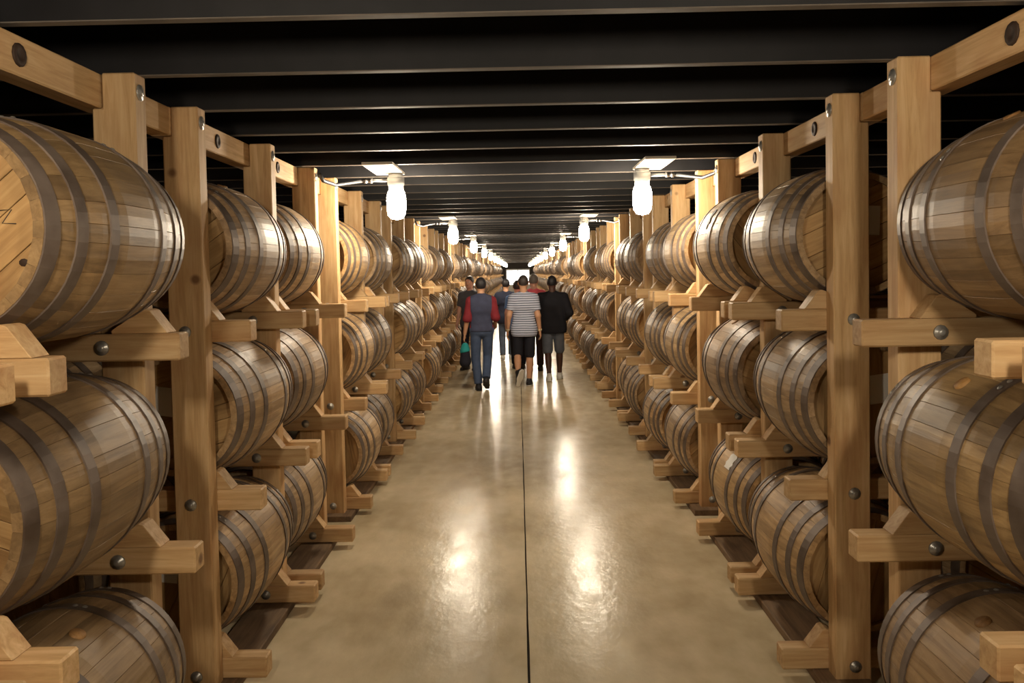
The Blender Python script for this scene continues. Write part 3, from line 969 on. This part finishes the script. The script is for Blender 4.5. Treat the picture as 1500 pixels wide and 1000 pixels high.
    if wrist_band:
        for s_ in (-1, 1):
            a, b, c = A[s_]; q = b + (c - b) * 0.9
            put('wristwatch', tube('wristwatch', [q, q + unit(c - b) * 0.022], 0.036, wrist_band, 12), e)
    # --- shoes
    for s_ in (-1, 1):
        an = L[s_][2]; fd = unit(FD[s_]); up = unit(np.cross(np.cross(fd, V(0, 0, 1)), fd))
        if up[2] < 0: up = -up
        base = an - up * 0.052
        S = Field()
        S.cone(base - fd * 0.055, base + fd * 0.03, 0.044, 0.047, 0.03)
        S.cone(base + fd * 0.03, base + fd * 0.17 - up * 0.012, 0.048, 0.034, 0.03)
        S.cone(base - fd * 0.02, an + up * 0.005, 0.040, 0.044, 0.03)
        sh = put('shoe', simple_mesh('shoe', S.mesh(0.009, 0.0, clips=((base - up * 0.022, -up),)), shoe), e)
        U = Field()
        U.cone(base - fd * 0.058 - up * 0.022, base + fd * 0.05 - up * 0.022, 0.046, 0.051, 0.03)
        U.cone(base + fd * 0.05 - up * 0.022, base + fd * 0.174 - up * 0.022, 0.051, 0.039, 0.03)
        put('sole', simple_mesh('sole', U.mesh(0.008, 0.0, clips=((base - up * 0.020, up), (base - up * 0.038, -up))), sole or shoe), sh)
    return e

SK_TAN = skin_mat('tan_skin', lin(196, 148, 116)); SK_PINK = skin_mat('fair_skin', lin(214, 160, 138)); SK_DARK = skin_mat('dark_skin', lin(82, 54, 44))
HAIR_K = plain('black_hair', lin(36, 33, 36), 0.55, noise=0.2, nscale=60); HAIR_G = plain('grey_hair', lin(120, 112, 106), 0.6, noise=0.2, nscale=60)
HAIR_D = plain('dark_brown_hair', lin(58, 50, 46), 0.55, noise=0.2, nscale=60)
WHITE_SH = plain('white_trainer', lin(220, 216, 208), 0.6); BLACK_SH = plain('black_shoe', lin(34, 34, 38), 0.5); BROWN_SH = plain('dark_shoe', lin(48, 40, 38), 0.5)
BAND = plain('pale_wristband', lin(210, 196, 160), 0.4)

person('man in navy vest over dark red shirt and blue jeans, carrying a bag', -0.585, 13.28, 0.04, SK_TAN, HAIR_K,
       fabric('dark_red_shirt', lin(124, 40, 48)), fabric('blue_jeans', lin(70, 84, 112)), BLACK_SH, height=1.765, sleeve='elbow',
       vest=fabric('navy_vest', lin(62, 66, 88)), bulk=1.02, tuck=True,
       legs={-1: {1: (-0.105, 0.05, 0.50), 2: (-0.065, 0.0, 0.09)}, 1: {1: (0.085, 0.11, 0.53), 2: (0.055, -0.10, 0.19)}},
       feet={1: (0.1, 1, -0.55)}, arms={-1: {1: (-0.225, -0.05, 1.13), 2: (-0.265, 0.02, 0.89)}, 1: {1: (0.225, -0.07, 1.145), 2: (0.215, 0.15, 1.04)}})
person('man in grey and navy striped t-shirt and black shorts with one heel raised', 0.085, 13.72, -0.02, SK_TAN, HAIR_D,
       striped('striped_jersey', lin(188, 194, 212), lin(66, 70, 92)), fabric('black_shorts', lin(34, 34, 42)), BLACK_SH, WHITE_SH, height=1.79,
       shorts=True, bulk=1.04, wrist_band=BAND, bald=True,
       legs={1: {1: (0.085, 0.04, 0.50), 2: (0.065, 0.0, 0.09)}, -1: {1: (-0.115, 0.06, 0.50), 2: (-0.105, -0.24, 0.24)}},
       feet={-1: (-0.25, 0.35, -0.9)}, arms={-1: {1: (-0.235, -0.05, 1.13), 2: (-0.265, -0.01, 0.89)}, 1: {1: (0.225, -0.04, 1.12), 2: (0.25, 0.03, 0.88)}})
person('broad man in black long-sleeved shirt, grey shorts and white trainers', 0.575, 14.4, -0.03, SK_DARK, HAIR_K,
       fabric('black_shirt', lin(32, 31, 36)), fabric('grey_shorts', lin(98, 102, 112)), WHITE_SH, height=1.77, bulk=1.2, belly=0.02, bald=True,
       sleeve='long', shorts=True,
       legs={-1: {1: (-0.09, 0.0, 0.50), 2: (-0.075, -0.16, 0.095)}, 1: {1: (0.11, 0.09, 0.51), 2: (0.105, 0.15, 0.09)}},
       arms={-1: {1: (-0.255, -0.02, 1.12), 2: (-0.25, 0.07, 0.89)}, 1: {1: (0.285, -0.08, 1.14), 2: (0.22, 0.14, 1.03)}})
person('man in dark navy t-shirt and jeans ahead of the striped shirt', -0.26, 17.9, 0.0, SK_TAN, HAIR_K,
       fabric('dark_navy_tee', lin(46, 50, 68)), fabric('grey_blue_jeans', lin(92, 104, 124)), WHITE_SH, height=1.70, bulk=1.08,
       legs={-1: {1: (-0.10, 0.02, 0.50), 2: (-0.09, -0.12, 0.10)}, 1: {1: (0.10, 0.10, 0.51), 2: (0.09, 0.16, 0.09)}})
person('person in light blue shirt and dark trousers hidden behind the striped shirt', -0.02, 16.1, 0.0, SK_PINK, HAIR_D,
       fabric('light_blue_shirt', lin(104, 136, 190)), fabric('dark_trousers', lin(40, 40, 50)), BROWN_SH, height=1.68,
       legs={-1: {1: (-0.09, 0.06, 0.50), 2: (-0.07, 0.1, 0.09)}, 1: {1: (0.09, 0.03, 0.50), 2: (0.08, -0.1, 0.10)}})
person('grey-haired person in coral pink shirt between striped and black shirts', 0.285, 15.7, 0.0, SK_PINK, HAIR_G,
       fabric('coral_shirt', lin(240, 104, 116)), fabric('brown_trousers', lin(56, 42, 42)), BROWN_SH, height=1.80,
       legs={-1: {2: (-0.09, -0.05, 0.09)}, 1: {1: (0.10, 0.05, 0.5), 2: (0.10, 0.1, 0.09)}})
person('man in dark grey shirt facing this way behind the navy vest', -0.93, 16.2, PI - 0.35, SK_PINK, HAIR_D,
       fabric('charcoal_shirt', lin(84, 84, 92)), fabric('midnight_trousers', lin(42, 42, 52)), BROWN_SH, height=1.78,
       arms={1: {1: (0.22, 0.0, 1.12), 2: (0.22, 0.10, 0.90)}})

# --- bag in the left hand of the man in the vest
bag = thing('tote_bag', 'teal and black bag hanging from the hand of the vested man', 'bag', (-0.855, 13.31, 0.35))
BK, TEAL = fabric('black_bag_cloth', lin(36, 36, 46)), fabric('teal_bag_cloth', lin(40, 138, 136))
Fb = Field(); Fb.cone((0, -0.06, 0.10), (0, 0.06, 0.10), 0.088, 0.088, 0.05); Fb.cone((0, -0.05, 0.24), (0, 0.05, 0.24), 0.07, 0.07, 0.1)
bagv = Fb.mesh(0.009, 0.0)
put('bag_body', simple_mesh('bag_body', bagv, BK), bag)
Ft = Field(); Ft.cone((0, -0.05, 0.26), (0, 0.05, 0.26), 0.078, 0.078, 0.03); Ft.cone((0, -0.02, 0.36), (0, 0.02, 0.36), 0.040, 0.04, 0.1)
put('bag_top', simple_mesh('bag_top', Ft.mesh(0.009, 0.0, clips=((V(0, 0, 0.26), V(0.2, 0, -1)),)), TEAL), bag)
put('strap', tube('strap', [(0, -0.03, 0.36), (0.0, -0.02, 0.42), (0.0, 0.0, 0.45), (0.0, 0.02, 0.42), (0, 0.03, 0.36)], 0.008, BK, 6), bag)
